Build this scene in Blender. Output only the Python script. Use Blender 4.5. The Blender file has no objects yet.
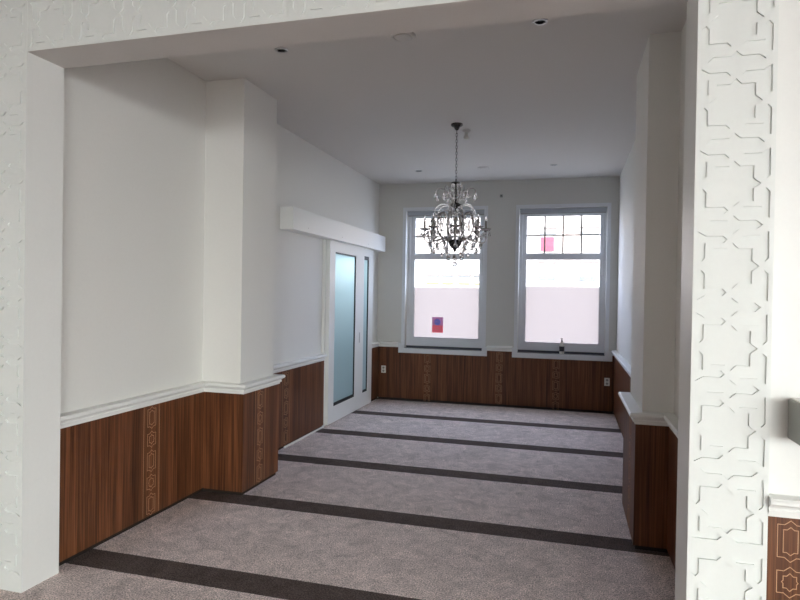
import bpy, bmesh, math, random
from mathutils import Vector, Matrix, Quaternion
random.seed(7)
PI = math.pi
sc = bpy.context.scene
col = sc.collection

# ------------------------------------------------------------------ measures
XL, XR, YO, YB, ZT = -2.7404, 0.4549, 2.519, 2.762, 2.835      # opening: jambs, front, back, head
XW, XWw, XP, XPw = -2.8285, -2.7904, -2.484, -2.4363           # left wall / wainscot / breast
YP1, YP1w, YP2, YP2w = 4.262, 4.228, 4.814, 4.835
YK, YKw, H = 8.8815, 8.848, 3.283
XRW, XRWw, XRP, XRPw = 0.6547, 0.6236, 0.4679, 0.4254
YR1, YR1w, YR2, YR2w = 4.145, 4.104, 4.895, 4.922
ZR, ZRb = 0.877, 0.802

# ------------------------------------------------------------------ materials
def new_mat(name):
    m = bpy.data.materials.new(name); m.use_nodes = True
    nt = m.node_tree; b = nt.nodes['Principled BSDF']
    return m, nt, b
def simple(name, colr, rough=.5, metal=0., spec=.5):
    m, nt, b = new_mat(name)
    b.inputs['Base Color'].default_value = (*colr, 1); b.inputs['Roughness'].default_value = rough
    b.inputs['Metallic'].default_value = metal; b.inputs['Specular IOR Level'].default_value = spec
    return m
def paint(name, colr, rough=.6, bump=.02, scale=60):
    m, nt, b = new_mat(name)
    n = nt.nodes.new('ShaderNodeTexNoise'); n.inputs['Scale'].default_value = scale; n.inputs['Detail'].default_value = 3
    tc = nt.nodes.new('ShaderNodeTexCoord'); nt.links.new(tc.outputs['Object'], n.inputs['Vector'])
    cr = nt.nodes.new('ShaderNodeMixRGB'); cr.inputs[1].default_value = (*colr, 1)
    cr.inputs[2].default_value = (*[c * .96 for c in colr], 1)
    nt.links.new(n.outputs['Fac'], cr.inputs[0]); nt.links.new(cr.outputs[0], b.inputs['Base Color'])
    bp = nt.nodes.new('ShaderNodeBump'); bp.inputs['Strength'].default_value = bump; bp.inputs['Distance'].default_value = .002
    nt.links.new(n.outputs['Fac'], bp.inputs['Height']); nt.links.new(bp.outputs[0], b.inputs['Normal'])
    b.inputs['Roughness'].default_value = rough
    return m

M = {}
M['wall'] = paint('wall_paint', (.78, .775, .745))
M['wall_shaded'] = paint('shaded_wall_paint', (.63, .625, .595))  # wall paint darkened: the back-lit wall's shade is put into the colour
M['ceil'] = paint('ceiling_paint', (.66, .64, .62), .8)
M['white'] = paint('white_lacquer', (.84, .85, .83), .38, .01)
M['carve'] = paint('carved_panel_paint', (.79, .82, .80), .5, .01)
M['winwhite'] = paint('window_paint', (.72, .74, .77), .35, .01)
M['corr'] = paint('corridor_dimmed', (.22, .25, .28))  # walls of the unseen corridor kept dark to hold back bounced light
M['slate'] = simple('slate_sill', (.06, .07, .09), .3)
M['black'] = simple('black_rubber', (.012, .012, .013), .5)
M['dark'] = simple('dark_plinth', (.015, .01, .008), .7)
M['chrome'] = simple('dark_chrome', (.09, .085, .08), .18, 1.)
M['steel'] = simple('brushed_steel', (.55, .55, .55), .35, 1.)
M['plastic'] = simple('white_plastic', (.78, .77, .72), .35)
M['grey'] = simple('grey_plastic', (.30, .31, .29), .45)
M['blind'] = simple('blind_cassette', (.42, .44, .48), .5)
M['candle'] = simple('candle_sleeve', (.30, .28, .26), .5)
M['inlay'] = simple('inlay_wood', (.54, .31, .17), .5)
M['red'] = simple('red_awning', (.12, .014, .038), .7)
M['label'] = simple('black_label', (.02, .02, .025), .5)
M['yellow'] = simple('yellow_sill', (.15, .105, .045), .7)
M['bluegrey'] = simple('blue_grey_glass', (.070, .078, .095), .2)
M['lintel'] = simple('grey_lintel', (.085, .072, .075), .7)
M['street'] = paint('street_paving', (.25, .24, .235), .9, .1, 8)

def wood():
    m, nt, b = new_mat('walnut_laminate'); N = nt.nodes; L = nt.links
    g = N.new('ShaderNodeNewGeometry')
    sp = N.new('ShaderNodeSeparateXYZ'); L.new(g.outputs['Position'], sp.inputs[0])
    u = N.new('ShaderNodeMath'); u.operation = 'ADD'; L.new(sp.outputs['X'], u.inputs[0]); L.new(sp.outputs['Y'], u.inputs[1])
    # planks
    div = N.new('ShaderNodeMath'); div.operation = 'DIVIDE'; L.new(u.outputs[0], div.inputs[0]); div.inputs[1].default_value = .155
    fl = N.new('ShaderNodeMath'); fl.operation = 'FLOOR'; L.new(div.outputs[0], fl.inputs[0])
    fr = N.new('ShaderNodeMath'); fr.operation = 'FRACT'; L.new(div.outputs[0], fr.inputs[0])
    wn = N.new('ShaderNodeTexWhiteNoise'); wn.noise_dimensions = '1D'; L.new(fl.outputs[0], wn.inputs['W'])
    off = N.new('ShaderNodeMath'); off.operation = 'MULTIPLY'; L.new(wn.outputs['Value'], off.inputs[0]); off.inputs[1].default_value = 9
    zo = N.new('ShaderNodeMath'); zo.operation = 'ADD'; L.new(sp.outputs['Z'], zo.inputs[0]); L.new(off.outputs[0], zo.inputs[1])
    cb = N.new('ShaderNodeCombineXYZ'); L.new(u.outputs[0], cb.inputs[0]); L.new(zo.outputs[0], cb.inputs[2])
    mp = N.new('ShaderNodeMapping'); mp.inputs['Scale'].default_value = (80, 1, 1.4); L.new(cb.outputs[0], mp.inputs[0])
    n1 = N.new('ShaderNodeTexNoise'); n1.inputs['Scale'].default_value = 1; n1.inputs['Detail'].default_value = 6; n1.inputs['Roughness'].default_value = .6
    n1.inputs['Distortion'].default_value = .5; L.new(mp.outputs[0], n1.inputs[0])
    mp2 = N.new('ShaderNodeMapping'); mp2.inputs['Scale'].default_value = (16, 1, .5); L.new(cb.outputs[0], mp2.inputs[0])
    n2 = N.new('ShaderNodeTexNoise'); n2.inputs['Scale'].default_value = 1; n2.inputs['Detail'].default_value = 3; L.new(mp2.outputs[0], n2.inputs[0])
    mx = N.new('ShaderNodeMath'); mx.operation = 'MULTIPLY_ADD'; mx.inputs[1].default_value = .6; L.new(n1.outputs[0], mx.inputs[0])
    m4 = N.new('ShaderNodeMath'); m4.operation = 'MULTIPLY'; m4.inputs[1].default_value = .4; L.new(n2.outputs[0], m4.inputs[0]); L.new(m4.outputs[0], mx.inputs[2])
    cr = N.new('ShaderNodeValToRGB'); L.new(mx.outputs[0], cr.inputs[0])
    e = cr.color_ramp.elements
    e[0].position = .38; e[0].color = (.050, .016, .005, 1)
    e[1].position = .64; e[1].color = (.230, .090, .038, 1)
    k = cr.color_ramp.elements.new(.50); k.color = (.125, .044, .017, 1)
    hv = N.new('ShaderNodeMapRange'); L.new(wn.outputs['Value'], hv.inputs[0]); hv.inputs[3].default_value = .82; hv.inputs[4].default_value = 1.15
    gt = N.new('ShaderNodeMath'); gt.operation = 'GREATER_THAN'; L.new(fr.outputs[0], gt.inputs[0]); gt.inputs[1].default_value = .025
    gm = N.new('ShaderNodeMapRange'); L.new(gt.outputs[0], gm.inputs[0]); gm.inputs[3].default_value = .55; gm.inputs[4].default_value = 1
    mm = N.new('ShaderNodeMath'); mm.operation = 'MULTIPLY'; L.new(hv.outputs[0], mm.inputs[0]); L.new(gm.outputs[0], mm.inputs[1])
    vm = N.new('ShaderNodeVectorMath'); vm.operation = 'SCALE'; L.new(cr.outputs[0], vm.inputs[0]); L.new(mm.outputs[0], vm.inputs['Scale'])
    L.new(vm.outputs[0], b.inputs['Base Color']); b.inputs['Roughness'].default_value = .42
    b.inputs['Specular IOR Level'].default_value = .35
    return m
M['wood'] = wood()

def carpet():
    m, nt, b = new_mat('striped_carpet'); N = nt.nodes; L = nt.links
    g = N.new('ShaderNodeNewGeometry'); sp = N.new('ShaderNodeSeparateXYZ'); L.new(g.outputs['Position'], sp.inputs[0])
    wob = N.new('ShaderNodeTexNoise'); wob.inputs['Scale'].default_value = 60; L.new(g.outputs['Position'], wob.inputs[0])
    wa = N.new('ShaderNodeMath'); wa.operation = 'MULTIPLY_ADD'; L.new(wob.outputs[0], wa.inputs[0]); wa.inputs[1].default_value = .010; L.new(sp.outputs['Y'], wa.inputs[2])
    s = N.new('ShaderNodeMath'); s.operation = 'SUBTRACT'; L.new(wa.outputs[0], s.inputs[0]); s.inputs[1].default_value = 2.878 - 11.86
    d = N.new('ShaderNodeMath'); d.operation = 'DIVIDE'; L.new(s.outputs[0], d.inputs[0]); d.inputs[1].default_value = 1.186
    f = N.new('ShaderNodeMath'); f.operation = 'FRACT'; L.new(d.outputs[0], f.inputs[0])
    lt = N.new('ShaderNodeMath'); lt.operation = 'LESS_THAN'; L.new(f.outputs[0], lt.inputs[0]); lt.inputs[1].default_value = .178
    def noise(scale, det=2, r=.5, dist=0):
        n = N.new('ShaderNodeTexNoise'); n.inputs['Scale'].default_value = scale; n.inputs['Detail'].default_value = det
        n.inputs['Roughness'].default_value = r; n.inputs['Distortion'].default_value = dist; L.new(g.outputs['Position'], n.inputs[0]); return n
    fine = noise(120, 3); mid = noise(9, 5, .65, 1.2); big = noise(2.2, 4, .6, 1.5)
    def mrange(n, a, b_):
        r = N.new('ShaderNodeMapRange'); L.new(n.outputs['Fac'], r.inputs[0]); r.inputs[1].default_value = .3; r.inputs[2].default_value = .7
        r.inputs[3].default_value = a; r.inputs[4].default_value = b_; return r
    a1, a2, a3 = mrange(fine, .35, 1.65), mrange(mid, .76, 1.22), mrange(big, .90, 1.10)
    p = N.new('ShaderNodeMath'); p.operation = 'MULTIPLY'; L.new(a1.outputs[0], p.inputs[0]); L.new(a2.outputs[0], p.inputs[1])
    q = N.new('ShaderNodeMath'); q.operation = 'MULTIPLY'; L.new(p.outputs[0], q.inputs[0]); L.new(a3.outputs[0], q.inputs[1])
    mc = N.new('ShaderNodeMixRGB'); L.new(lt.outputs[0], mc.inputs[0])
    mc.inputs[1].default_value = (.70, .61, .585, 1); mc.inputs[2].default_value = (.115, .09, .082, 1)
    vm = N.new('ShaderNodeVectorMath'); vm.operation = 'SCALE'; L.new(mc.outputs[0], vm.inputs[0]); L.new(q.outputs[0], vm.inputs['Scale'])
    L.new(vm.outputs[0], b.inputs['Base Color']); b.inputs['Roughness'].default_value = 1; b.inputs['Specular IOR Level'].default_value = .1
    bp = N.new('ShaderNodeBump'); bp.inputs['Strength'].default_value = .5; bp.inputs['Distance'].default_value = .006
    ad = N.new('ShaderNodeMath'); ad.operation = 'MULTIPLY_ADD'; L.new(mid.outputs[0], ad.inputs[0]); ad.inputs[1].default_value = .6; L.new(fine.outputs[0], ad.inputs[2])
    L.new(ad.outputs[0], bp.inputs['Height']); L.new(bp.outputs[0], b.inputs['Normal'])
    return m
M['carpet'] = carpet()

def clear_glass(name, tint=(1, 1, 1), refl=.06):
    m = bpy.data.materials.new(name); m.use_nodes = True; nt = m.node_tree; nt.nodes.clear()
    o = nt.nodes.new('ShaderNodeOutputMaterial'); mx = nt.nodes.new('ShaderNodeMixShader')
    t = nt.nodes.new('ShaderNodeBsdfTransparent'); t.inputs[0].default_value = (*tint, 1)
    g = nt.nodes.new('ShaderNodeBsdfGlossy'); g.inputs['Roughness'].default_value = .02
    mx.inputs[0].default_value = refl
    nt.links.new(t.outputs[0], mx.inputs[1]); nt.links.new(g.outputs[0], mx.inputs[2]); nt.links.new(mx.outputs[0], o.inputs[0])
    return m
M['glass'] = clear_glass('window_glass')
def frosted(name, colr, trans=.85, clear=.0, gloss=.04):
    m = bpy.data.materials.new(name); m.use_nodes = True; nt = m.node_tree; nt.nodes.clear(); N = nt.nodes; L = nt.links
    o = N.new('ShaderNodeOutputMaterial')
    t = N.new('ShaderNodeBsdfTranslucent'); t.inputs[0].default_value = (*colr, 1)
    d = N.new('ShaderNodeBsdfDiffuse'); d.inputs[0].default_value = (*colr, 1)
    m1 = N.new('ShaderNodeMixShader'); m1.inputs[0].default_value = 1 - trans; L.new(t.outputs[0], m1.inputs[1]); L.new(d.outputs[0], m1.inputs[2])
    tr = N.new('ShaderNodeBsdfTransparent'); m2 = N.new('ShaderNodeMixShader'); m2.inputs[0].default_value = clear
    L.new(m1.outputs[0], m2.inputs[1]); L.new(tr.outputs[0], m2.inputs[2])
    g = N.new('ShaderNodeBsdfGlossy'); g.inputs['Roughness'].default_value = .25
    m3 = N.new('ShaderNodeMixShader'); m3.inputs[0].default_value = gloss; L.new(m2.outputs[0], m3.inputs[1]); L.new(g.outputs[0], m3.inputs[2])
    L.new(m3.outputs[0], o.inputs[0]); return m
M['film'] = frosted('privacy_film', (.47, .425, .395), .92)
M['doorglass'] = frosted('frosted_door_glass', (.50, .59, .62), .85, 0, .05)
M['poster'] = frosted('poster_red', (.98, .36, .42), .6)
M['posterblue'] = frosted('poster_blue', (.40, .50, .98), .6)
M['posterlilac'] = frosted('poster_lilac', (.80, .50, .75), .6)
M['posterwhite'] = frosted('poster_pale', (.9, .6, .65), .6)

def crystal():
    m, nt, b = new_mat('cut_crystal')
    b.inputs['Base Color'].default_value = (.97, .97, .98, 1); b.inputs['Roughness'].default_value = .02
    b.inputs['Transmission Weight'].default_value = .88; b.inputs['IOR'].default_value = 1.55
    return m
M['crystal'] = crystal()
M['silver'] = simple('aged_silver', (.46, .44, .43), .25, 1.)
def facade_plaster():
    m, nt, b = new_mat('pale_render')
    b.inputs['Base Color'].default_value = (.34, .31, .32, 1); b.inputs['Roughness'].default_value = .9
    return m
M['plaster'] = facade_plaster()
def brick():
    m, nt, b = new_mat('speckled_brick'); N = nt.nodes; L = nt.links
    tc = N.new('ShaderNodeTexCoord')
    mp = N.new('ShaderNodeMapping'); mp.inputs['Rotation'].default_value = (PI/2, 0, 0); L.new(tc.outputs['Object'], mp.inputs[0])
    br = N.new('ShaderNodeTexBrick'); br.inputs['Scale'].default_value = 3.2; L.new(mp.outputs[0], br.inputs[0])
    br.inputs['Color1'].default_value = (.13, .075, .068, 1); br.inputs['Color2'].default_value = (.30, .26, .26, 1); br.inputs['Mortar'].default_value = (.34, .31, .31, 1)
    br.inputs['Bias'].default_value = .35; br.inputs['Mortar Size'].default_value = .03
    L.new(br.outputs[0], b.inputs['Base Color']); b.inputs['Roughness'].default_value = .9
    return m
M['brick'] = brick()

# ------------------------------------------------------------------ mesh helpers
def tagset(o, label=None, cat=None, group=None, kind=None):
    if label: o['label'] = label
    if cat: o['category'] = cat
    if group: o['group'] = group
    if kind: o['kind'] = kind
    return o
def add_box(bm, x0, x1, y0, y1, z0, z1, bev=0):
    r = bmesh.ops.create_cube(bm, size=1)
    vs = r['verts']
    bmesh.ops.scale(bm, vec=(abs(x1-x0), abs(y1-y0), abs(z1-z0)), verts=vs)
    bmesh.ops.translate(bm, vec=((x0+x1)/2, (y0+y1)/2, (z0+z1)/2), verts=vs)
    if bev:
        es = list({e for v in vs for e in v.link_edges})
        bmesh.ops.bevel(bm, geom=es, offset=bev, segments=2, affect='EDGES', profile=.6)
def add_lathe(bm, prof, seg=20, c=(0, 0, 0), axis=None):
    rings = []
    for r, z in prof:
        rings.append([bm.verts.new((c[0]+r*math.cos(2*PI*i/seg), c[1]+r*math.sin(2*PI*i/seg), c[2]+z)) for i in range(seg)] if r > 1e-6 else [bm.verts.new((c[0], c[1], c[2]+z))])
    for a, b in zip(rings, rings[1:]):
        for i in range(seg):
            j = (i+1) % seg
            if len(a) > 1 and len(b) > 1: bm.faces.new((a[i], a[j], b[j], b[i]))
            elif len(a) == 1 and len(b) > 1: bm.faces.new((a[0], b[j], b[i]))
            elif len(b) == 1 and len(a) > 1: bm.faces.new((a[i], a[j], b[0]))
    if len(rings[0]) > 1: bm.faces.new(rings[0][::-1])
    if len(rings[-1]) > 1: bm.faces.new(rings[-1])
def add_tube(bm, pts, rad, seg=8):
    pts = [Vector(p) for p in pts]; n = len(pts)
    rad = rad if isinstance(rad, (list, tuple)) else [rad]*n
    up = None; rings = []
    for i, p in enumerate(pts):
        t = (pts[min(i+1, n-1)]-pts[max(i-1, 0)]).normalized()
        if up is None:
            up = t.orthogonal().normalized()
        up = (up-t*up.dot(t)).normalized(); s = t.cross(up)
        rings.append([bm.verts.new(p+(up*math.cos(2*PI*k/seg)+s*math.sin(2*PI*k/seg))*rad[i]) for k in range(seg)])
    for a, b in zip(rings, rings[1:]):
        for k in range(seg): bm.faces.new((a[k], a[(k+1) % seg], b[(k+1) % seg], b[k]))
    bm.faces.new(rings[0][::-1]); bm.faces.new(rings[-1])
def obj(name, bm, mat, parent=None, smooth=False, kind=None):
    bmesh.ops.recalc_face_normals(bm, faces=bm.faces[:])
    me = bpy.data.meshes.new(name); bm.to_mesh(me); bm.free()
    mats = mat if isinstance(mat, list) else [mat]
    for m in mats: me.materials.append(M[m])
    if smooth:
        for p in me.polygons: p.use_smooth = True
    o = bpy.data.objects.new(name, me); col.objects.link(o)
    if parent: o.parent = parent
    if kind: o['kind'] = kind
    return o
def boxes(name, lst, mat, parent=None, bev=0, kind=None):
    bm = bmesh.new()
    for b in lst: add_box(bm, *b[:6], bev=bev)
    return obj(name, bm, mat, parent, kind=kind)
def empty(name, loc, label=None, cat=None, group=None, kind=None):
    o = bpy.data.objects.new(name, None); o.empty_display_size = .1; col.objects.link(o); o.location = loc
    return tagset(o, label, cat, group, kind)
def inv(p, o):                                   # keep world coordinates under a moved parent
    o.matrix_parent_inverse = Matrix.Translation(p.location).inverted(); return o
def sweep(bm, path, prof, closed_prof=True):
    """path: 2-D points, profile: (offset to the right of travel, z)."""
    n = len(path); P = [Vector((p[0], p[1])) for p in path]; rings = []
    for i in range(n):
        def rn(a, b):
            d = (b-a).normalized(); return Vector((d.y, -d.x))
        if i == 0: m = rn(P[0], P[1])
        elif i == n-1: m = rn(P[-2], P[-1])
        else:
            a, b = rn(P[i-1], P[i]), rn(P[i], P[i+1]); m = (a+b); m = m/(m.dot(a))
        rings.append([bm.verts.new((P[i].x+m.x*o, P[i].y+m.y*o, z)) for o, z in prof])
    k = len(prof)
    for a, b in zip(rings, rings[1:]):
        for j in range(k):
            bm.faces.new((a[j], a[(j+1) % k], b[(j+1) % k], b[j]))
    bm.faces.new(rings[0]); bm.faces.new(rings[-1][::-1])

XE = 10.5; YR = -8.0
# ------------------------------------------------------------------ room shell
boxes('floor', [(-6.2, XE+.2, YR-.2, 9.13, -.12, 0)], 'carpet', kind='structure')
boxes('ceiling', [(-6.2, XE+.2, YR-.2, 9.13, H, H+.2)], 'ceil', kind='structure')
DY0, DY1, DZ = 6.86, 8.36, 2.2                                      # doorway in the left wall
boxes('wall_left', [(XW-.25, XW, YB, DY0, 0, H), (XW-.25, XW, DY1, 9.13, 0, H), (XW-.25, XW, DY0, DY1, DZ, H),
                    (XW-.01, XP, YP1, YP2, 0, H)], 'wall', kind='structure')
boxes('wall_right', [(XRW, XRW+.25, YB, 9.13, 0, H), (XRP, XRW+.01, YR1, YR2, 0, H)], 'wall', kind='structure')
W1 = (-2.39, -1.207); W2 = (-.70, .502); WZ0, WZ1 = .79, 2.87       # window openings
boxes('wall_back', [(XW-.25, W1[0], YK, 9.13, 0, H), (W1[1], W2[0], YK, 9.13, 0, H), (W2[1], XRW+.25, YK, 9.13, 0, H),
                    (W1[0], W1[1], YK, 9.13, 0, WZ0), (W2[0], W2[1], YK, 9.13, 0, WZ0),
                    (W1[0], W1[1], YK, 9.13, WZ1, H), (W2[0], W2[1], YK, 9.13, WZ1, H)], 'wall_shaded', kind='structure')
PF = YO+.03                                                          # plaster face of the opening wall
boxes('wall_front', [(-6.2, XL-.012, PF, YB-.001, 0, H), (XR+.012, XE+.2, PF, YB-.001, 0, H), (XL-.012, XR+.012, PF, YB-.001, ZT+.01, H)], 'white', kind='structure')
# front room around the camera
boxes('wall_side_left', [(-6.2, -6.0, YR-.2, PF, 0, H)], 'wall', kind='structure')
RW = [(-7.6, -5.0), (-4.6, -3.0)]; rz0, rz1 = .2, 2.95   # tall windows in the right-hand wall
bx = [(XE, XE+.2, YR-.2, PF, 0, rz0), (XE, XE+.2, YR-.2, PF, rz1, H)]
ys = [YR-.2]+[v for w in RW for v in w]+[PF]
for i in range(0, len(ys), 2): bx.append((XE, XE+.2, ys[i], ys[i+1], rz0, rz1))
boxes('wall_side_right', bx, 'wall', kind='structure')
RV = [(1.8, 5.4), (5.8, 9.6)]  # unseen rear openings added and placed to brighten the front wall and pilaster
boxes('wall_rear', [(-6.2, RV[0][0], YR-.2, YR, 0, H), (RV[0][1], RV[1][0], YR-.2, YR, 0, H), (RV[1][1], XE+.2, YR-.2, YR, 0, H),
                    (RV[0][0], RV[0][1], YR-.2, YR, 0, rz0), (RV[1][0], RV[1][1], YR-.2, YR, 0, rz0), (RV[0][0], RV[0][1], YR-.2, YR, rz1, H), (RV[1][0], RV[1][1], YR-.2, YR, rz1, H)], 'wall', kind='structure')
# unseen corridor added behind the sliding door so its glass is lit from behind
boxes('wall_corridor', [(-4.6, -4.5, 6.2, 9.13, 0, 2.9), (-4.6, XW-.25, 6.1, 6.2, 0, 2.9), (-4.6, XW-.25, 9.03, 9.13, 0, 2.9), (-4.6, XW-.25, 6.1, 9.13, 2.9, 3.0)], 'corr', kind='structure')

# ------------------------------------------------------------------ wainscot, plinths, dado rails
RAIL = [(-.045, ZRb-.002), (.004, ZRb-.002), (.006, ZRb+.012), (.016, ZRb+.014), (.018, ZRb+.024), (.013, ZRb+.030), (.020, ZRb+.040),
        (.034, ZRb+.047), (.040, ZRb+.053), (.040, ZRb+.064), (.036, ZRb+.068), (.036, ZR-.002), (.030, ZR), (-.045, ZR)]
WAIN = [(-.033, .028), (0, .028), (0, ZRb), (-.033, ZRb)]
PLIN = [(-.033, 0), (-.012, 0), (-.012, .03), (-.033, .03)]
left_a = [(XWw, YB+.002), (XWw, YP1w), (XPw, YP1w), (XPw, YP2w), (XWw, YP2w), (XWw, 6.70)]
left_b = [(XWw, 8.42), (XWw, YKw)]
back_p = [(XWw, YKw), (XRWw, YKw)]
right_p = [(XRWw, YKw), (XRWw, YR2w), (XRPw, YR2w), (XRPw, YR1w), (XRWw, YR1w), (XRWw, YB+.002)]
front_r = [(.7275, PF-.02), (XE-.001, PF-.02)]
front_l = [(-5.99, PF-.02), (-3.0135, PF-.02)]
wains = {}
def wainscot(key, n, path, th=.033):
    bm = bmesh.new(); sweep(bm, path, [(-th, .028), (0, .028), (0, ZRb), (-th, ZRb)])
    o = obj('trim_%d' % n, bm, 'wood', kind='structure'); o['label'] = 'walnut wainscot panelling'
    bm = bmesh.new(); sweep(bm, path, [(-th, 0), (-.014, 0), (-.014, .03), (-th, .03)]); obj('plinth', bm, 'dark', o)
    wains[key] = o
def rail(n, path, th=.045):
    bm = bmesh.new(); sweep(bm, path, [(max(a, -th), z) for a, z in RAIL])
    obj('trim_%d' % n, bm, 'white', kind='structure')
wainscot('left', 1, left_a, .04); wainscot('leftb', 2, left_b, .04)
wainscot('right', 3, right_p, .033); wainscot('front_r', 5, front_r, .02); wainscot('front_l', 6, front_l, .02)
# back wainscot is cut down under the two windows
bm = bmesh.new()
segs = [(XWw, -2.47, ZRb), (-2.47, -1.135, .73), (-1.135, -.768, ZRb), (-.768, .60, .73), (.60, XRWw, ZRb)]
for a, b, z in segs: add_box(bm, a, b, YKw, YK, .028, z)
wb = obj('trim_4', bm, 'wood', kind='structure'); wains['back'] = wb
boxes('plinth', [(XWw, XRWw, YKw+.014, YK, 0, .03)], 'dark', wb)
rail(7, left_a); rail(8, left_b+[(-2.474, YKw)]); rail(9, [(-1.134, YKw), (-.769, YKw)]); rail(10, [(.601, YKw)]+right_p); rail(11, front_r, .02); rail(12, front_l, .02)
boxes('trim_13', [(XWw-.0, XWw+.008, 5.66, 6.70, 0, .02)], 'white', kind='structure')

# inlay bands ----------------------------------------------------------------
def motif(hw, hb, tip, base, side=0):
    p = [(-hw, hb), (-base, hb), (0, hb+tip), (base, hb), (hw, hb)]
    if side: p += [(hw, side*1.2), (hw+side, 0), (hw, -side*1.2)]
    p += [(hw, -hb), (base, -hb), (0, -hb-tip), (-base, -hb), (-hw, -hb)]
    if side: p += [(-hw, -side*1.2), (-hw-side, 0), (-hw, side*1.2)]
    return p
def ribbon(bm, T, pts, w, closed=True):
    n = len(pts)
    for i in range(n if closed else n-1):
        a, b = Vector(pts[i]), Vector(pts[(i+1) % n]); d = (b-a).normalized(); q = Vector((-d.y, d.x))*w/2
        a = a-d*w*.4; b = b+d*w*.4
        lo = [T(*(a+q), 0), T(*(a-q), 0), T(*(b-q), 0), T(*(b+q), 0)]; hi = [T(*(a+q), .0008), T(*(a-q), .0008), T(*(b-q), .0008), T(*(b+q), .0008)]
        V = [bm.verts.new(v) for v in lo+hi]
        for f in ((4, 5, 6, 7), (0, 1, 5, 4), (1, 2, 6, 5), (2, 3, 7, 6), (3, 0, 4, 7)): bm.faces.new([V[k] for k in f])
def inlay(parent, T, top=ZRb-.012, lines=True, z0=.032):
    bm = bmesh.new(); w = .0026
    z = top-.0775
    seq = 'LSLSL'
    for k, c in enumerate(seq):
        if c == 'L':
            sets = [motif(.043, .0605, .016, .020), motif(.024, .042, .010, .012)]
        else:
            sets = [motif(.043, .041, .016, .020), motif(.022, .022, .011, .011, .005)]
        for s in sets:
            if z+s[0][1] < z0+.02: continue
            ribbon(bm, T, [(x, z+y) for x, y in s], w)
        z -= .1515
    if lines:
        for s in (-.082, .082): ribbon(bm, T, [(s, z0), (s, ZRb-.003)], w*.8, closed=False)
    o = obj('inlay_band', bm, 'inlay', parent); o['label'] = 'pale inlaid geometric band'
def TX(xp, yc, s=1): return lambda u, v, d: (xp+s*d, yc+u, v)       # on a wall whose normal is +-x
def TY(yp, xc): return lambda u, v, d: (xc+u, yp-d, v)              # on a wall facing -y
inlay(wains['left'], TX(XWw, 3.605)); inlay(wains['left'], TX(XPw, 4.50)); inlay(wains['left'], TX(XWw, 5.70))
for xc in (-2.02, -1.087+.136, -.15): inlay(wb, TY(YKw, xc), top=.725 if xc != -1.087+.136 else ZRb-.012, lines=xc == 9)
inlay(wains['right'], TX(XRPw, 4.42, -1)); inlay(wains['right'], TX(XRWw, 6.6, -1))
inlay(wains['front_r'], TY(PF-.02, .805)); inlay(wains['front_r'], TY(PF-.02, 2.0))

# ------------------------------------------------------------------ carved lattice panels
SX, SY = .000723, .000748
STAR = [(91, 88), (26, 88), (0, 114), (-26, 88), (-91, 88), (-91, 26), (-124, 0), (-91, -26), (-91, -88), (-26, -88), (0, -114), (26, -88), (91, -88), (91, -26), (124, 0), (91, 26)]
HEX = [(108, 22), (28, 22), (0, 46), (-28, 22), (-108, 22), (-136, 0), (-108, -22), (-28, -22), (0, -46), (28, -22), (108, -22), (136, 0)]
ELL = [(165, 173), (167, 40), (148, 22), (131, 40), (131, 115), (45, 115), (27, 133), (45, 150), (127, 150)]
ELLF = [(167, 150), (167, 40), (148, 22), (131, 40), (131, 115), (45, 115), (27, 133), (45, 150)]
def carved(name, W, L, centres, flat_lo=(), flat_hi=(), skip_hex=()):
    """outline W x L in local x/y, star centres along y"""
    holes = []
    for c in centres:
        S = lambda pts, sx=1, sy=1: [(x*sx*SX, y*sy*SY+c) for x, y in pts]
        holes.append(S(STAR))
        for sx in (-1, 1):
            holes.append(S(ELLF if c in flat_hi else ELL, sx, 1)); holes.append(S(ELLF if c in flat_lo else ELL, sx, -1))
        if c not in skip_hex: holes.append([(x*SX, y*SY+c+206*SY) for x, y in HEX])
    y0, y1 = L
    out = []
    for h in holes:
        ys = [p[1] for p in h]
        if min(ys) > y1-.004 or max(ys) < y0+.004: continue
        if max(ys) > y1 or min(ys) < y0:                       # clip against the panel end
            lo, hi = y0+.006, y1-.006
            q = []
            for i in range(len(h)):
                a, b = h[i], h[(i+1) % len(h)]
                ina, inb = lo <= a[1] <= hi, lo <= b[1] <= hi
                if ina: q.append(a)
                if ina != inb:
                    lim = hi if max(a[1], b[1]) > hi else lo
                    t = (lim-a[1])/(b[1]-a[1]); q.append((a[0]+t*(b[0]-a[0]), lim))
            h = q
            if len(h) < 3: continue
        out.append(h)
    cu = bpy.data.curves.new(name, 'CURVE'); cu.dimensions = '2D'; cu.fill_mode = 'BOTH'; cu.extrude = .0037
    for pts in [[(-W/2, y0), (W/2, y0), (W/2, y1), (-W/2, y1)]]+out:
        s = cu.splines.new('POLY'); s.points.add(len(pts)-1)
        for p, q in zip(s.points, pts): p.co = (q[0], q[1], 0, 1)
        s.use_cyclic_u = True
    t = bpy.data.objects.new('tmp', cu); col.objects.link(t)
    dg = bpy.context.evaluated_depsgraph_get(); me = bpy.data.meshes.new_from_object(t.evaluated_get(dg))
    bpy.data.objects.remove(t); me.materials.clear(); me.materials.append(M['carve'])
    return me
ZS = [.527-.308, .527]+[.803+.308*k for k in range(9)]
pitch = [round(z, 4) for z in ZS]
lat = carved('carved_lattice', .271, (0, H-.002), pitch, flat_lo=(pitch[2],), flat_hi=(pitch[1],), skip_hex=(pitch[1],))
def column(cx, label):
    e = empty('carved_panel', (cx, YO+.0008, 0), label, 'wall panel')
    b = boxes('backing_board', [(-.1355, .1355, .0072, .029, 0, H-.002)], 'carve', e)
    o = bpy.data.objects.new('lattice', lat); col.objects.link(o); o.parent = e
    o.rotation_euler = (PI/2, 0, 0); o.location = (0, .0035, 0)
    return e
column(XL-.1362, 'white carved lattice panel, full height, on the left side of the wide opening')
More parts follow.
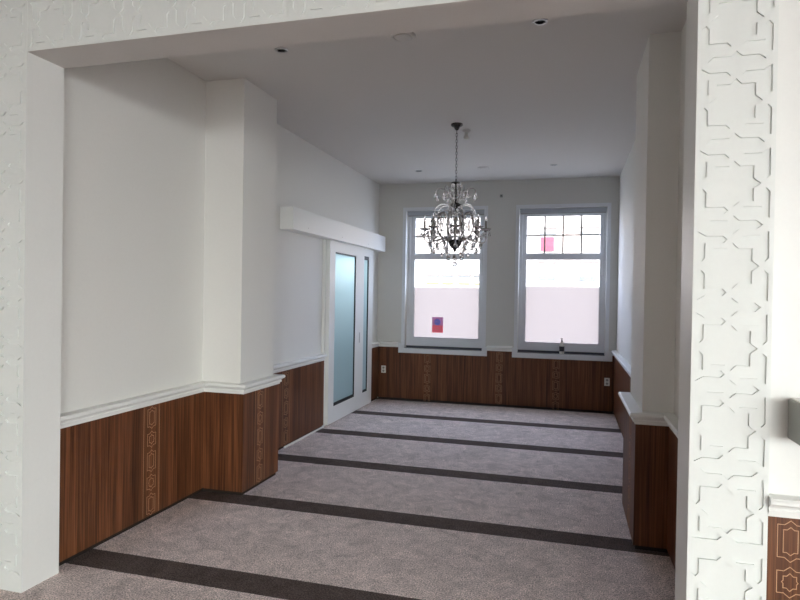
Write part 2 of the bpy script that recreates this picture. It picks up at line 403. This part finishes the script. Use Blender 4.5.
column(XR+.1362, 'white carved lattice panel, full height, on the right side beside the walnut wainscot')
hl = XR-XL-.002
hc = [.1414+.308*k for k in range(10)]
latH = carved('carved_lattice_head', .271, (0, hl), hc)
e = empty('carved_panel', (XL+.001, YO+.0008, ZT+.1365), 'white carved lattice panel running horizontally above the wide opening', 'wall panel')
boxes('backing_board', [(0, hl, .0072, .029, -.1355, .1355)], 'carve', e)
o = bpy.data.objects.new('lattice', latH); col.objects.link(o); o.parent = e
o.matrix_local = Matrix(((0, 1, 0, 0), (0, 0, 1, .0035), (1, 0, 0, 0), (0, 0, 0, 1)))
# smooth jamb lining of the opening
boxes('trim_14', [(XL-.012, XL, YO+.003, YB, 0, ZT), (XR, XR+.012, YO+.003, YB, 0, ZT)], 'white', kind='structure')
boxes('trim_15', [(XL, XR, YO+.003, YB, ZT, ZT+.0098)], 'ceil', kind='structure')  # soffit in the darker ceiling colour, standing in for its shade

# ------------------------------------------------------------------ windows
YG = 9.02
def window(n, x0, x1, g0, g1, gz, film_top, handle_x, label):
    w = empty('window_%d' % n, ((x0+x1)/2, YG, WZ0), kind='structure')
    def P(name, lst, mat, par=w, bev=0, sm=False):
        bm = bmesh.new()
        for b in lst: add_box(bm, *b, bev=bev)
        o = obj(name, bm, mat, par)
        return inv(w, o) if par is w else o
    zb, z1, z2, z3 = gz                                        # lower glass bottom/top, upper glass bottom/top
    c = .05; e0 = YK-.016
    P('architrave', [(x0-c, x0, e0, YK+.01, .85, WZ1+c), (x1, x1+c, e0, YK+.01, .85, WZ1+c), (x0, x1, e0, YK+.01, WZ1, WZ1+c),
                     (x0-.014, x0, e0-.008, e0, .85, WZ1+.014), (x1, x1+.014, e0-.008, e0, .85, WZ1+.014), (x0, x1, e0-.008, e0, WZ1, WZ1+.014)], 'winwhite')
    xa, xb = (x0-.083, x1+.075) if n == 1 else (x0-.070, x1+.098)
    P('apron_frame', [(xa, xb, YK-.05, YK+.0, .72, .79), (xa, x0, YK-.05, YK, .79, .856), (x1, xb, YK-.05, YK, .79, .856),
                      (xa+.012, xb-.012, YK-.058, YK-.05, .732, .778)], 'winwhite', bev=0)
    P('sill_dark_strip', [(x0+.001, x1-.001, YG-.045, YG-.035, .79, .823)], 'slate')  # thin dark strip across the foot of the window frame
    P('sill', [(x0, x1, YK-.01, YG-.02, .775, .792)], 'slate')
    P('window_frame', [(x0, x0+.042, YG-.035, YG+.05, WZ0, WZ1), (x1-.042, x1, YG-.035, YG+.05, WZ0, WZ1), (x0+.042, x1-.042, YG-.035, YG+.05, WZ1-.05, WZ1),
                       (x0+.042, x1-.042, YG-.035, YG+.05, WZ0, WZ0+.055)], 'winwhite')
    a0, a1 = x0+.042, x1-.042
    lo = P('lower_sash', [(a0, g0, YG-.022, YG+.02, WZ0+.055, z2-.02), (g1, a1, YG-.022, YG+.02, WZ0+.055, z2-.02), (g0, g1, YG-.022, YG+.02, WZ0+.055, zb), (g0, g1, YG-.022, YG+.02, z1, z2-.03)], 'winwhite')
    up = P('upper_sash', [(a0, g0, YG+.0, YG+.045, z2-.02, WZ1-.05), (g1, a1, YG+.0, YG+.045, z2-.02, WZ1-.05), (g0, g1, YG+.0, YG+.045, z2-.03, z2), (g0, g1, YG, YG+.045, z3, WZ1-.05)], 'winwhite')
    def C(name, lst, mat, par):
        bm = bmesh.new()
        for b in lst: add_box(bm, *b)
        o = obj(name, bm, mat); o.parent = par; return o
    bars = []
    for k in (1, 2, 3):
        xx = g0+(g1-g0)*k/4; C('glazing_bar', [(xx-.011, xx+.011, YG+.012, YG+.03, z2, z3)], 'grey', up)
    zm = 2.495; C('glazing_bar', [(g0, g1, YG+.011, YG+.031, zm-.010, zm+.010)], 'grey', up)
    C('pane', [(g0, g1, YG+.0195, YG+.0225, z2, z3)], 'glass', up)
    C('pane', [(g0, g1, YG-.0015, YG+.0015, film_top, z1)], 'glass', lo)
    f = C('frosted_pane', [(g0, g1, YG-.0015, YG+.0015, zb, film_top)], 'film', lo); f['label'] = 'pane with milky privacy film'
    h = C('handle', [(handle_x-.008, handle_x+.008, YG-.032, YG-.022, 1.30, 1.44), (handle_x-.006, handle_x+.006, YG-.05, YG-.032, 1.40, 1.42), (handle_x-.007, handle_x+.007, YG-.056, YG-.046, 1.33, 1.42)], 'winwhite', lo)
    # roller blind cassette
    bl = empty('roller_blind', ((x0+x1)/2, YG-.08, WZ1), label, 'blind', 'roller blinds above the windows')
    b1 = boxes('cassette', [(x0+.006, x1-.006, YG-.10, YG-.045, WZ1-.062, WZ1-.002)], 'blind', bl, bev=.004)
    inv(bl, b1)
    b2 = boxes('bottom_bar', [(x0+.012, x1-.012, YG-.085, YG-.066, WZ1-.078, WZ1-.062)], 'grey', bl); inv(bl, b2)
    b3 = boxes('guide_cord', [(x1-.03, x1-.027, YG-.08, YG-.077, 1.9, WZ1-.06)], 'grey', bl); inv(bl, b3)
    return w
window(1, W1[0], W1[1], -2.28, -1.285, (.955, 2.14, 2.237, 2.77), 1.72, -1.245, 'grey roller blind rolled up at the top of the left window, behind the chandelier')
window(2, W2[0], W2[1], -.60, .42, (.94, 2.137, 2.233, 2.77), 1.75, -.655, 'grey roller blind rolled up at the top of the right window')

# poster on the left window film
po = empty('poster', (-1.912, YG-.003, 1.027), 'red poster with a blue circle stuck low on the left window', 'poster')
def pp(name, lst, mat, lbl=None):
    o = boxes(name, lst, mat, po); inv(po, o)
    if lbl: o['label'] = lbl
    return o
pp('sheet', [(-1.995, -1.826, YG-.0045, YG-.003, 1.03, 1.140)], 'poster')
pp('top_band', [(-1.995, -1.826, YG-.0045, YG-.003, 1.140, 1.265)], 'posterlilac', 'lilac band')
bm = bmesh.new(); add_lathe(bm, [(.048, 0), (.048, .0008)], 28)
bmesh.ops.rotate(bm, cent=(0, 0, 0), matrix=Matrix.Rotation(PI/2, 3, 'X'), verts=bm.verts[:]); bmesh.ops.translate(bm, vec=(-1.912, YG-.0052, 1.19), verts=bm.verts[:])
o = obj('round_emblem', bm, 'posterblue', po); inv(po, o); o['label'] = 'blue round emblem'
for b in [(-1.94, -1.885, YG-.0068, YG-.006, 1.185, 1.189), (-1.935, -1.90, YG-.0068, YG-.006, 1.197, 1.201), (-1.93, -1.89, YG-.0052, YG-.0045, 1.10, 1.106), (-1.945, -1.88, YG-.0052, YG-.0045, 1.075, 1.08)]: pp('print_line', [b], 'posterwhite')

# bottle on the right sill
bt = empty('pump_bottle', (-.077, 8.93, .792), 'small black and white pump bottle standing on the right window sill', 'bottle')
bt.scale = (1.1, 1.1, 1.2)
bm = bmesh.new(); add_lathe(bm, [(.028, 0), (.031, .004), (.031, .105), (.027, .122), (.012, .132), (.012, .142)], 20); obj('body', bm, 'plastic', bt, True)
bm = bmesh.new(); add_lathe(bm, [(.0318, .030), (.0318, .088)], 20); obj('label_wrap', bm, 'label', bt, True)
bm = bmesh.new(); add_lathe(bm, [(.0135, .142), (.0135, .156), (.005, .158), (.005, .172), (.011, .173), (.011, .182), (0, .184)], 14); add_box(bm, -.018, .002, -.004, .004, .175, .181); obj('pump', bm, 'black', bt)

# ------------------------------------------------------------------ sliding door
d = empty('door_1', (XW+.03, 7.58, 0), kind='structure')
def D(name, lst, mat, par=d, bev=0):
    bm = bmesh.new()
    for b in lst: add_box(bm, *b, bev=bev)
    o = obj(name, bm, mat, par)
    if par is d: inv(d, o)
    return o
dx0, dx1 = -2.803, -2.757; y0, y1 = 6.755, 8.41
fa, fb, fc, fd = 6.93, 7.685, 8.015, 8.225; za, zb_ = .213, 2.11
D('door_frame', [(dx0, dx1, y0, fa, .015, 2.26), (dx0, dx1, fb, fc, .015, 2.26), (dx0, dx1, fd, y1, .015, 2.26),
                 (dx0, dx1, fa, fb, .015, za), (dx0, dx1, fa, fb, zb_, 2.26), (dx0, dx1, fc, fd, .015, za), (dx0, dx1, fc, fd, zb_+.02, 2.26)], 'white')
D('glass_pane', [(dx0+.018, dx0+.026, fa, fb, za, zb_)], 'doorglass')['label'] = 'wide frosted blue-green pane'
D('glass_pane', [(dx0+.018, dx0+.026, fc, fd, za, zb_+.02)], 'doorglass')['label'] = 'narrow frosted blue-green pane'
D('glazing_gasket', [(dx0+.02, dx1-.006, fa, fb, za, za+.035), (dx0+.02, dx1-.006, fa, fb, zb_-.018, zb_), (dx0+.02, dx1-.006, fb-.012, fb, za, zb_), (dx0+.02, dx1-.006, fa, fa+.006, za, zb_),
                     (dx0+.02, dx1-.006, fc, fd, za, za+.03), (dx0+.02, dx1-.006, fc, fd, zb_-.03, zb_+.02), (dx0+.02, dx1-.006, fd-.01, fd, za, zb_)], 'black')
D('flush_handle', [(dx1-.004, dx1+.003, 7.838, 7.872, .93, 1.07)], 'steel')
D('door_casing', [(XW+.0005, XW+.022, 6.70, DY0, 0, 2.25), (XW+.001, XW+.034, 6.698, 6.735, 0, 2.242), (XW, XW+.016, DY1, DY1+.05, 0, 2.25)], 'white')
tb = empty('track_cover', (XW, 7.2, 2.24), 'long white box covering the sliding door track above the frosted glass door', 'cover')
o = boxes('cover_box', [(XW+.001, -2.680, 5.575, 8.76, 2.243, 2.470)], 'white', tb, bev=.003); inv(tb, o)
for yy in (5.95, 6.95, 7.95):
    bm = bmesh.new(); add_lathe(bm, [(.006, 0), (.006, .002), (.003, .003)], 12)
    bmesh.ops.rotate(bm, cent=(0, 0, 0), matrix=Matrix.Rotation(PI/2, 3, 'Y'), verts=bm.verts[:]); bmesh.ops.translate(bm, vec=(-2.680, yy, 2.29), verts=bm.verts[:])
    inv(tb, obj('screw', bm, 'steel', tb))

# ------------------------------------------------------------------ outlets, small fittings
def outlet(x, y, z, label):
    e = empty('wall_outlet', (x, y, z), label, 'outlet', 'wall outlets on the back wainscot')
    boxes('face_plate', [(-.036, .036, -.010, 0, -.055, .055)], 'plastic', e, bev=.003)
    for dz in (-.024, .024):
        bm = bmesh.new(); add_lathe(bm, [(.017, 0), (.017, .0015)], 16); bmesh.ops.rotate(bm, cent=(0, 0, 0), matrix=Matrix.Rotation(PI/2, 3, 'X'), verts=bm.verts[:])
        bmesh.ops.translate(bm, vec=(0, -.0102, dz), verts=bm.verts[:]); obj('socket', bm, 'grey', e)
outlet(-2.705, YKw, .455, 'white wall outlet on the wainscot near the sliding door corner')
outlet(.537, YKw, .435, 'white wall outlet on the wainscot right of the right window')
wf = empty('wall_sensor', (-.964, YK, 3.058), 'tiny grey square fitting high on the back wall between the windows', 'sensor')
boxes('housing', [(-.022, .022, -.012, 0, -.022, .022)], 'grey', wf, bev=.002); boxes('lens', [(-.008, .008, -.016, -.012, -.008, .008)], 'black', wf)
cb = empty('control_box', (.95, PF, 1.165), 'grey box mounted on the white wall right of the carved column', 'control box')
boxes('housing', [(-.158, .16, -.16, 0, -.075, .072)], 'grey', cb, bev=.006); boxes('top_cap', [(-.150, .152, -.155, -.002, .072, .076)], 'plastic', cb)

def spotlight(x, y, label):
    e = empty('recessed_spotlight', (x, y, H), label, 'ceiling light', 'recessed ceiling spotlights')
    bm = bmesh.new(); add_lathe(bm, [(.030, -.003), (.032, -.006), (.044, -.006), (.047, -.001), (.047, 0), (.030, 0), (.030, -.003)], 28); obj('trim_ring', bm, 'steel', e, False)
    bm = bmesh.new(); add_lathe(bm, [(0, -.001), (.029, -.001), (.029, -.003), (0, -.003)], 24); obj('lamp', bm, 'black', e)
spotlight(-1.949, 3.83, 'unlit recessed ceiling spotlight above the left pilaster, nearest on the left')
spotlight(-.196, 3.80, 'unlit recessed ceiling spotlight nearest on the right, just behind the opening head')
spotlight(-1.99, 8.0, 'unlit recessed ceiling spotlight above the left window')
spotlight(-.21, 7.96, 'unlit recessed ceiling spotlight above the right window')
def disc(x, y, r, label):
    e = empty('ceiling_vent', (x, y, H), label, 'vent', 'round ceiling vents')
    bm = bmesh.new(); add_lathe(bm, [(r, 0), (r, -.006), (r*.9, -.012), (r*.75, -.012), (r*.72, -.004)], 32); obj('rim', bm, 'ceil', e)
    bm = bmesh.new(); add_lathe(bm, [(0, -.016), (r*.6, -.016), (r*.66, -.012), (r*.66, -.009), (0, -.009)], 32); obj('valve_disc', bm, 'ceil', e)
disc(-1.067, 3.80, .085, 'round white ceiling vent partly hidden by the opening head')
disc(-1.096, 7.94, .085, 'round white ceiling vent beyond the chandelier near the back wall')
sd = empty('ceiling_sensor', (-1.03, 6.12, H), 'small white ceiling sensor hanging just right of the chandelier canopy', 'sensor')
bm = bmesh.new(); add_lathe(bm, [(.040, 0), (.040, -.012), (.030, -.018), (0, -.018)], 24); obj('base', bm, 'ceil', sd, True)
bm = bmesh.new(); add_lathe(bm, [(.018, -.018), (.018, -.06), (.028, -.066), (.028, -.085), (.018, -.095), (0, -.097)], 20); obj('sensor_head', bm, 'plastic', sd, True)

# ------------------------------------------------------------------ chandelier
CX, CY = -1.084, 5.878
ch = empty('chandelier', (CX, CY, H), 'crystal chandelier with candle arms hanging from a dark chrome chain', 'chandelier')
def cpart(name, bm, mat, par=ch, smooth=True): return obj(name, bm, mat, par, smooth)
bm = bmesh.new(); add_lathe(bm, [(.0, 0), (.058, 0), (.060, -.012), (.052, -.022), (.030, -.030), (.022, -.05), (.010, -.062), (0, -.064)], 28); cpart('canopy', bm, 'chrome')
# rod, then chain
bm = bmesh.new()
z = -.06
while z > -.545:
    pts = []
    k = int(round(-z/.03))
    for i in range(11):
        a = 2*PI*i/10; px, pz = .0085*math.cos(a), .020*math.sin(a)
        pts.append((px, 0, z-.018+pz) if k % 2 else (0, px, z-.018+pz))
    add_tube(bm, pts, .0024, 5); z -= .03
cpart('chain', bm, 'chrome')
# central stem: dark metal with glass bodies
bm = bmesh.new()
add_lathe(bm, [(0, -.54), (.008, -.545), (.008, -1.20), (0, -1.21)], 10); cpart('stem', bm, 'chrome')
for i, (zc, r, h) in enumerate([(-.66, .022, .06), (-.735, .030, .05), (-.93, .026, .10), (-1.05, .034, .08)]):
    bm = bmesh.new(); add_lathe(bm, [(.008, h/2), (r*.6, h*.42), (r, h*.1), (r*.9, -h*.2), (r*.45, -h*.42), (.008, -h/2)], 16, (0, 0, zc)); cpart('glass_baluster', bm, 'crystal')
bm = bmesh.new(); add_lathe(bm, [(0, -1.125), (.020, -1.13), (.062, -1.150), (.066, -1.165), (.056, -1.190), (.034, -1.215), (.014, -1.228), (.012, -1.250), (0, -1.256)], 24); cpart('hub_bowl', bm, 'chrome')
bm = bmesh.new(); add_lathe(bm, [(0, -.765), (.030, -.775), (.058, -.792), (.060, -.802), (.030, -.815), (.010, -.83), (0, -.832)], 24); cpart('upper_bowl', bm, 'chrome')
bm = bmesh.new(); add_lathe(bm, [(0, -.560), (.042, -.572), (.046, -.580), (.020, -.59), (0, -.592)], 20); cpart('crown_dish', bm, 'chrome')
bm = bmesh.new(); bmesh.ops.create_icosphere(bm, subdivisions=2, radius=.026); bmesh.ops.translate(bm, vec=(0, 0, -1.375), verts=bm.verts[:])
cpart('crystal_ball', bm, 'crystal', smooth=False)
bm = bmesh.new(); add_tube(bm, [(0, 0, -1.25), (0, 0, -1.35)], .0015, 5); cpart('ball_wire', bm, 'chrome')

def bez(P, n=14):
    out = []
    for i in range(n+1):
        t = i/n; q = [Vector(p) for p in P]
        while len(q) > 1: q = [q[j]*(1-t)+q[j+1]*t for j in range(len(q)-1)]
        out.append(q[0])
    return out
def rz(p, a): return Vector((p[0]*math.cos(a)-p[1]*math.sin(a), p[0]*math.sin(a)+p[1]*math.cos(a), p[2]))
# pendant meshes, shared by the copies
def pend_mesh(L, w):
    bm = bmesh.new(); add_lathe(bm, [(0, 0), (.0035, -.002), (.0035, -.006), (w*.35, -L*.32), (w, -L*.72), (w*.8, -L*.9), (0, -L)], 6)
    add_lathe(bm, [(0, .016), (.006, .010), (0, .004)], 6)
    bmesh.ops.recalc_face_normals(bm, faces=bm.faces[:]); me = bpy.data.meshes.new('drop'); bm.to_mesh(me); bm.free(); me.materials.append(M['crystal']); return me
PM = [pend_mesh(.066, .018), pend_mesh(.050, .015), pend_mesh(.080, .019)]
def drop(p, k=0, par=ch):
    o = bpy.data.objects.new('crystal_drop', PM[k]); col.objects.link(o); o.parent = par; o.location = p; o.rotation_euler = (0, 0, random.random()*6)
def garland(a, b, sag, n, r=.0080):
    bm = bmesh.new(); a, b = Vector(a), Vector(b)
    for i in range(n+1):
        t = i/n; p = a.lerp(b, t); p.z -= sag*4*t*(1-t)
        bmesh.ops.create_icosphere(bm, subdivisions=1, radius=r*(1 if i % 2 else .7), matrix=Matrix.Translation(p))
    add_tube(bm, [a.lerp(b, t/n)-Vector((0, 0, sag*4*(t/n)*(1-t/n))) for t in range(n+1)], .0012, 4)
    cpart('bead_garland', bm, 'crystal', smooth=False)
R8 = .300
for i in range(8):
    a = 2*PI*i/8+.20
    e = empty('arm_assembly', (0, 0, 0)); bpy.data.objects.remove(e)
    # S arm from the hub, dipping then rising to the cup
    bm = bmesh.new(); pts = bez([(.03, 0, -1.165), (.14, 0, -1.03), (.20, 0, -1.22), (.34, 0, -1.22), (.31, 0, -1.10), (R8, 0, -1.045)], 18)
    add_tube(bm, [rz(p, a) for p in pts], [.0075-.0025*j/18 for j in range(19)], 8)
    arm = cpart('arm', bm, 'silver')
    c = rz((R8, 0, -1.04), a)
    bm = bmesh.new(); add_lathe(bm, [(.006, -.012), (.020, -.006), (.048, .004), (.054, .014), (.050, .014), (.016, .004), (.014, .020), (0, .020)], 16, c); cpart('drip_cup', bm, 'silver', arm)
    bm = bmesh.new(); add_lathe(bm, [(0, .012), (.0115, .012), (.0115, .085), (0, .086)], 12, c); cpart('candle_sleeve', bm, 'candle', arm)
    bm = bmesh.new(); add_lathe(bm, [(.006, .086), (.012, .100), (.013, .112), (.008, .130), (.002, .146), (0, .148)], 12, c); cpart('bulb', bm, 'crystal', arm)
    # glass scroll between hub and upper bowl
    bm = bmesh.new(); pts = bez([(.03, 0, -1.15), (.22, 0, -1.16), (.26, 0, -.93), (.15, 0, -.80), (.08, 0, -.86), (.11, 0, -.93)], 18)
    add_tube(bm, [rz(p, a+PI/8) for p in pts], .0065, 7); cpart('tall_scroll', bm, 'silver')
    # loop scrolls beside the candles, long prisms in the middle
    bm = bmesh.new(); pts = bez([(.20, 0, -1.19), (.30, 0, -1.00), (.27, 0, -.88), (.17, 0, -.90), (.17, 0, -1.02), (.23, 0, -1.00)], 16)
    add_tube(bm, [rz(p, a+.17) for p in pts], .005, 6); cpart('loop_scroll', bm, 'silver')
    for rr, zz, da in ((.09, -.90, 0), (.145, -.96, .3), (.215, -1.04, .55)):
        p = rz((rr, 0, zz), a+da)
        if 'PR' not in globals():
            bm = bmesh.new(); add_lathe(bm, [(0, 0), (.006, -.004), (.010, -.02), (.014, -.075), (0, -.10)], 4); add_lathe(bm, [(0, .022), (.010, .012), (0, .002)], 6)
            bmesh.ops.recalc_face_normals(bm, faces=bm.faces[:]); PR = bpy.data.meshes.new('prism'); bm.to_mesh(PR); bm.free(); PR.materials.append(M['crystal'])
        o = bpy.data.objects.new('crystal_prism', PR); col.objects.link(o); o.parent = ch; o.location = p; o.rotation_euler = (0, 0, random.random()*6)
    # bead swags along the scrolls along the scrolls and a bead swag inside the ring
    garland(rz((.16, 0, -.83), a+PI/8), rz((.225, 0, -1.02), a+PI/8), .0, 8, .008)
    garland(rz((.05, 0, -1.13), a), rz((.17, 0, -.90), a+PI/8), .03, 10, .0075)
    # drops under each cup
    for k, da in enumerate((-.10, 0, .10, .2)):
        p = rz((R8+.035*math.cos(k*1.7), 0, 0), a+da*1.1); drop((p.x, p.y, -1.055-.012*(k % 2)), 1)
    if i % 1 == 0:
        p = rz((.245, 0, 0), a); drop((p.x, p.y, -1.150), 2)
        p = rz((.225, 0, 0), a+PI/8); drop((p.x, p.y, -1.205), 0)
    # garlands between cups, from the upper bowl to cups
    n0 = rz((R8-.01, 0, -1.05), a); n1 = rz((R8-.01, 0, -1.05), a+PI/4)
    garland(n0, n1, .09, 11); mid = (n0+n1)/2; drop((mid.x, mid.y, -1.145), 0)
    garland(rz((.055, 0, -.80), a), rz((R8-.03, 0, -1.01), a), .05, 14, .0075)
# upper tier: thin curls with drops
for i in range(6):
    a = 2*PI*i/6+.1
    bm = bmesh.new(); pts = bez([(.02, 0, -.80), (.05, 0, -.72), (.12, 0, -.58), (.215, 0, -.60), (.19, 0, -.71)], 14)
    add_tube(bm, [rz(p, a) for p in pts], .0045, 6); cpart('upper_curl', bm, 'silver')
    p = rz((.183, 0, -.695), a); drop(p, 0)
    p = rz((.12, 0, -.672), a); drop(p, 1)
    p = rz((.20, 0, -.675), a+.15); drop(p, 1)
    p = rz((.045, 0, -.585), a); drop(p, 1)
    p = rz((.058, 0, -.812), a); drop(p, 0)
    garland(rz((.03, 0, -.64), a), rz((.17, 0, -.70), a), .05, 7, .007)
    bm = bmesh.new(); pts = bez([(.03, 0, -.84), (.10, 0, -.74), (.27, 0, -.80), (.23, 0, -.93), (.18, 0, -.90)], 12)
    add_tube(bm, [rz(p, a+.5) for p in pts], .0055, 6); cpart('small_scroll', bm, 'crystal')
    p = rz((.185, 0, -.885), a+.5); drop(p, 1)
    # bottom basket
    p = rz((.13, 0, -1.245), a); drop(p, 0)
    p = rz((.075, 0, -1.275), a+.5); drop(p, 0)
    garland(rz((.05, 0, -1.19), a), rz((.24, 0, -1.18), a), .05, 9, .0085)

# ------------------------------------------------------------------ outside
YF = 32.
st = boxes('street', [(-60, 60, 9.3, 80, -.6, -.5)], 'street', kind='structure')
yd = boxes('street_rear', [(10.9, 60, -40, 9.2, -.6, -.5), (-60, 10.9, -40, -8.3, -.6, -.5)], 'street', kind='structure')
fc_ = empty('building', (0, YF, -.5), 'pale building with brick piers across the street, seen through the windows', 'building')
def F(name, lst, mat): 
    o = boxes(name, lst, mat, fc_); inv(fc_, o); return o
F('wall', [(-26, 20, YF, YF+8, -.5, 8)], 'plaster')
F('brick_pier', [(-.62, .50, YF-.12, YF, -.5, 8)], 'brick'); F('brick_pier', [(-9.4, -8.3, YF-.12, YF, -.5, 8)], 'brick')
for (a, b) in ((-1.50, -.68), (.52, 1.38)):
    F('window', [(a, b, YF-.03, YF, 2.43, 2.66)], 'bluegrey'); F('lintel', [(a-.05, b+.05, YF-.08, YF, 3.33, 3.42)], 'lintel')
    F('window', [(a, b, YF-.03, YF, 4.80, 4.95)], 'bluegrey'); F('lintel', [(a-.08, b+.08, YF-.08, YF, 5.10, 5.19)], 'lintel')
F('awning', [(-1.42, -.76, YF-.20, YF-.04, 3.95, 4.66)], 'red')
for (a, b) in ((-7.42, -6.74), (-6.56, -5.97), (-5.66, -5.05), (-4.86, -4.30)):
    F('window', [(a, b, YF-.03, YF, 2.40, 2.64)], 'bluegrey'); F('lintel', [(a-.06, b+.06, YF-.08, YF, 2.64, 2.76)], 'lintel'); F('window_sill', [(a, b, YF-.10, YF, 2.19, 2.28)], 'yellow')
F('lintel', [(-8.2, -7.5, YF-.06, YF, 4.7, 4.9)], 'lintel')

# ------------------------------------------------------------------ light
w = bpy.data.worlds.new('World'); sc.world = w; w.use_nodes = True
_t = w.node_tree; _tc = _t.nodes.new('ShaderNodeTexCoord'); _sx = _t.nodes.new('ShaderNodeSeparateXYZ'); _mr = _t.nodes.new('ShaderNodeMapRange'); _mc = _t.nodes.new('ShaderNodeMixRGB')
_t.links.new(_tc.outputs['Generated'], _sx.inputs[0]); _t.links.new(_sx.outputs['Y'], _mr.inputs[0]); _mr.inputs[1].default_value = -.5; _mr.inputs[2].default_value = .5
_t.links.new(_mr.outputs[0], _mc.inputs[0]); _mc.inputs[1].default_value = (.96, 1.0, .97, 1); _mc.inputs[2].default_value = (.45, .54, .75, 1)
_t.links.new(_mc.outputs[0], _t.nodes['Background'].inputs[0])
w.node_tree.nodes['Background'].inputs[1].default_value = 7.0
def light(name, typ, loc, **k):
    l = bpy.data.lights.new(name, typ); o = bpy.data.objects.new(name, l); col.objects.link(o); o.location = loc
    return o, l
so, sl = light('sun', 'SUN', (0, 0, 20)); sl.energy = 2.5; sl.angle = math.radians(.6); sl.color = (1, .95, .88)
so.rotation_euler = Vector((-.35, .62, -.70)).to_track_quat('-Z', 'Y').to_euler()
def portal(x0, x1, z0, z1, y, facing):
    o, l = light('window_portal', 'AREA', ((x0+x1)/2, y, (z0+z1)/2)); l.shape = 'RECTANGLE'; l.size = x1-x0; l.size_y = z1-z0
    l.cycles.is_portal = True
    o.rotation_euler = (PI/2 if facing < 0 else -PI/2, 0, 0)
portal(W1[0], W1[1], WZ0, WZ1, 9.14, 1) if False else None
for (a, b) in (W1, W2): 
    o, l = light('window_portal', 'AREA', ((a+b)/2, 9.10, (WZ0+WZ1)/2)); l.shape = 'RECTANGLE'; l.size = b-a; l.size_y = WZ1-WZ0; l.cycles.is_portal = True
    o.rotation_euler = Vector((0, -1, 0)).to_track_quat('-Z', 'Z').to_euler()
for (a, b) in RW:
    o, l = light('window_portal', 'AREA', (XE+.1, (a+b)/2, (rz0+rz1)/2)); l.shape = 'RECTANGLE'; l.size = b-a; l.size_y = rz1-rz0; l.cycles.is_portal = True
    o.rotation_euler = Vector((-1, 0, 0)).to_track_quat('-Z', 'Z').to_euler()
for (a, b) in RV:
    o, l = light('window_portal', 'AREA', ((a+b)/2, YR-.1, (rz0+rz1)/2)); l.shape = 'RECTANGLE'; l.size = b-a; l.size_y = rz1-rz0; l.cycles.is_portal = True
    o.rotation_euler = Vector((0, 1, 0)).to_track_quat('-Z', 'Z').to_euler()
o, l = light('door_glass_backlight', 'POINT', (-3.45, 7.5, 2.35)); l.shadow_soft_size = .1; l.energy = 50; l.color = (.92, .97, 1)  # added unseen light, brightens the frosted door glass towards the top

# ------------------------------------------------------------------ camera
cam = bpy.data.cameras.new('camera'); co = bpy.data.objects.new('camera', cam); col.objects.link(co); sc.camera = co
R = Vector((0.96322375, 0.26822211, 0.01602811)); U = Vector((-0.01786131, 0.00439576, 0.99983081)); Fw = Vector((-0.26810627, 0.96334707, -0.0090249))
co.matrix_world = Matrix(((R.x, U.x, -Fw.x, 0), (R.y, U.y, -Fw.y, 0), (R.z, U.z, -Fw.z, 1.6), (0, 0, 0, 1)))
cam.sensor_width = 36; cam.lens = 36*604.7262/800; cam.clip_start = .05; cam.clip_end = 300

vs = sc.view_settings; vs.view_transform = 'Standard'; vs.look = 'None'; vs.gamma = 1; vs.use_curve_mapping = False; vs.exposure = 1.3
cy = sc.cycles
cy.use_denoising = True
cy.max_bounces = 14; cy.diffuse_bounces = 7; cy.glossy_bounces = 5; cy.transmission_bounces = 12; cy.transparent_max_bounces = 12
cy.caustics_reflective = False; cy.caustics_refractive = False; cy.sample_clamp_indirect = 6
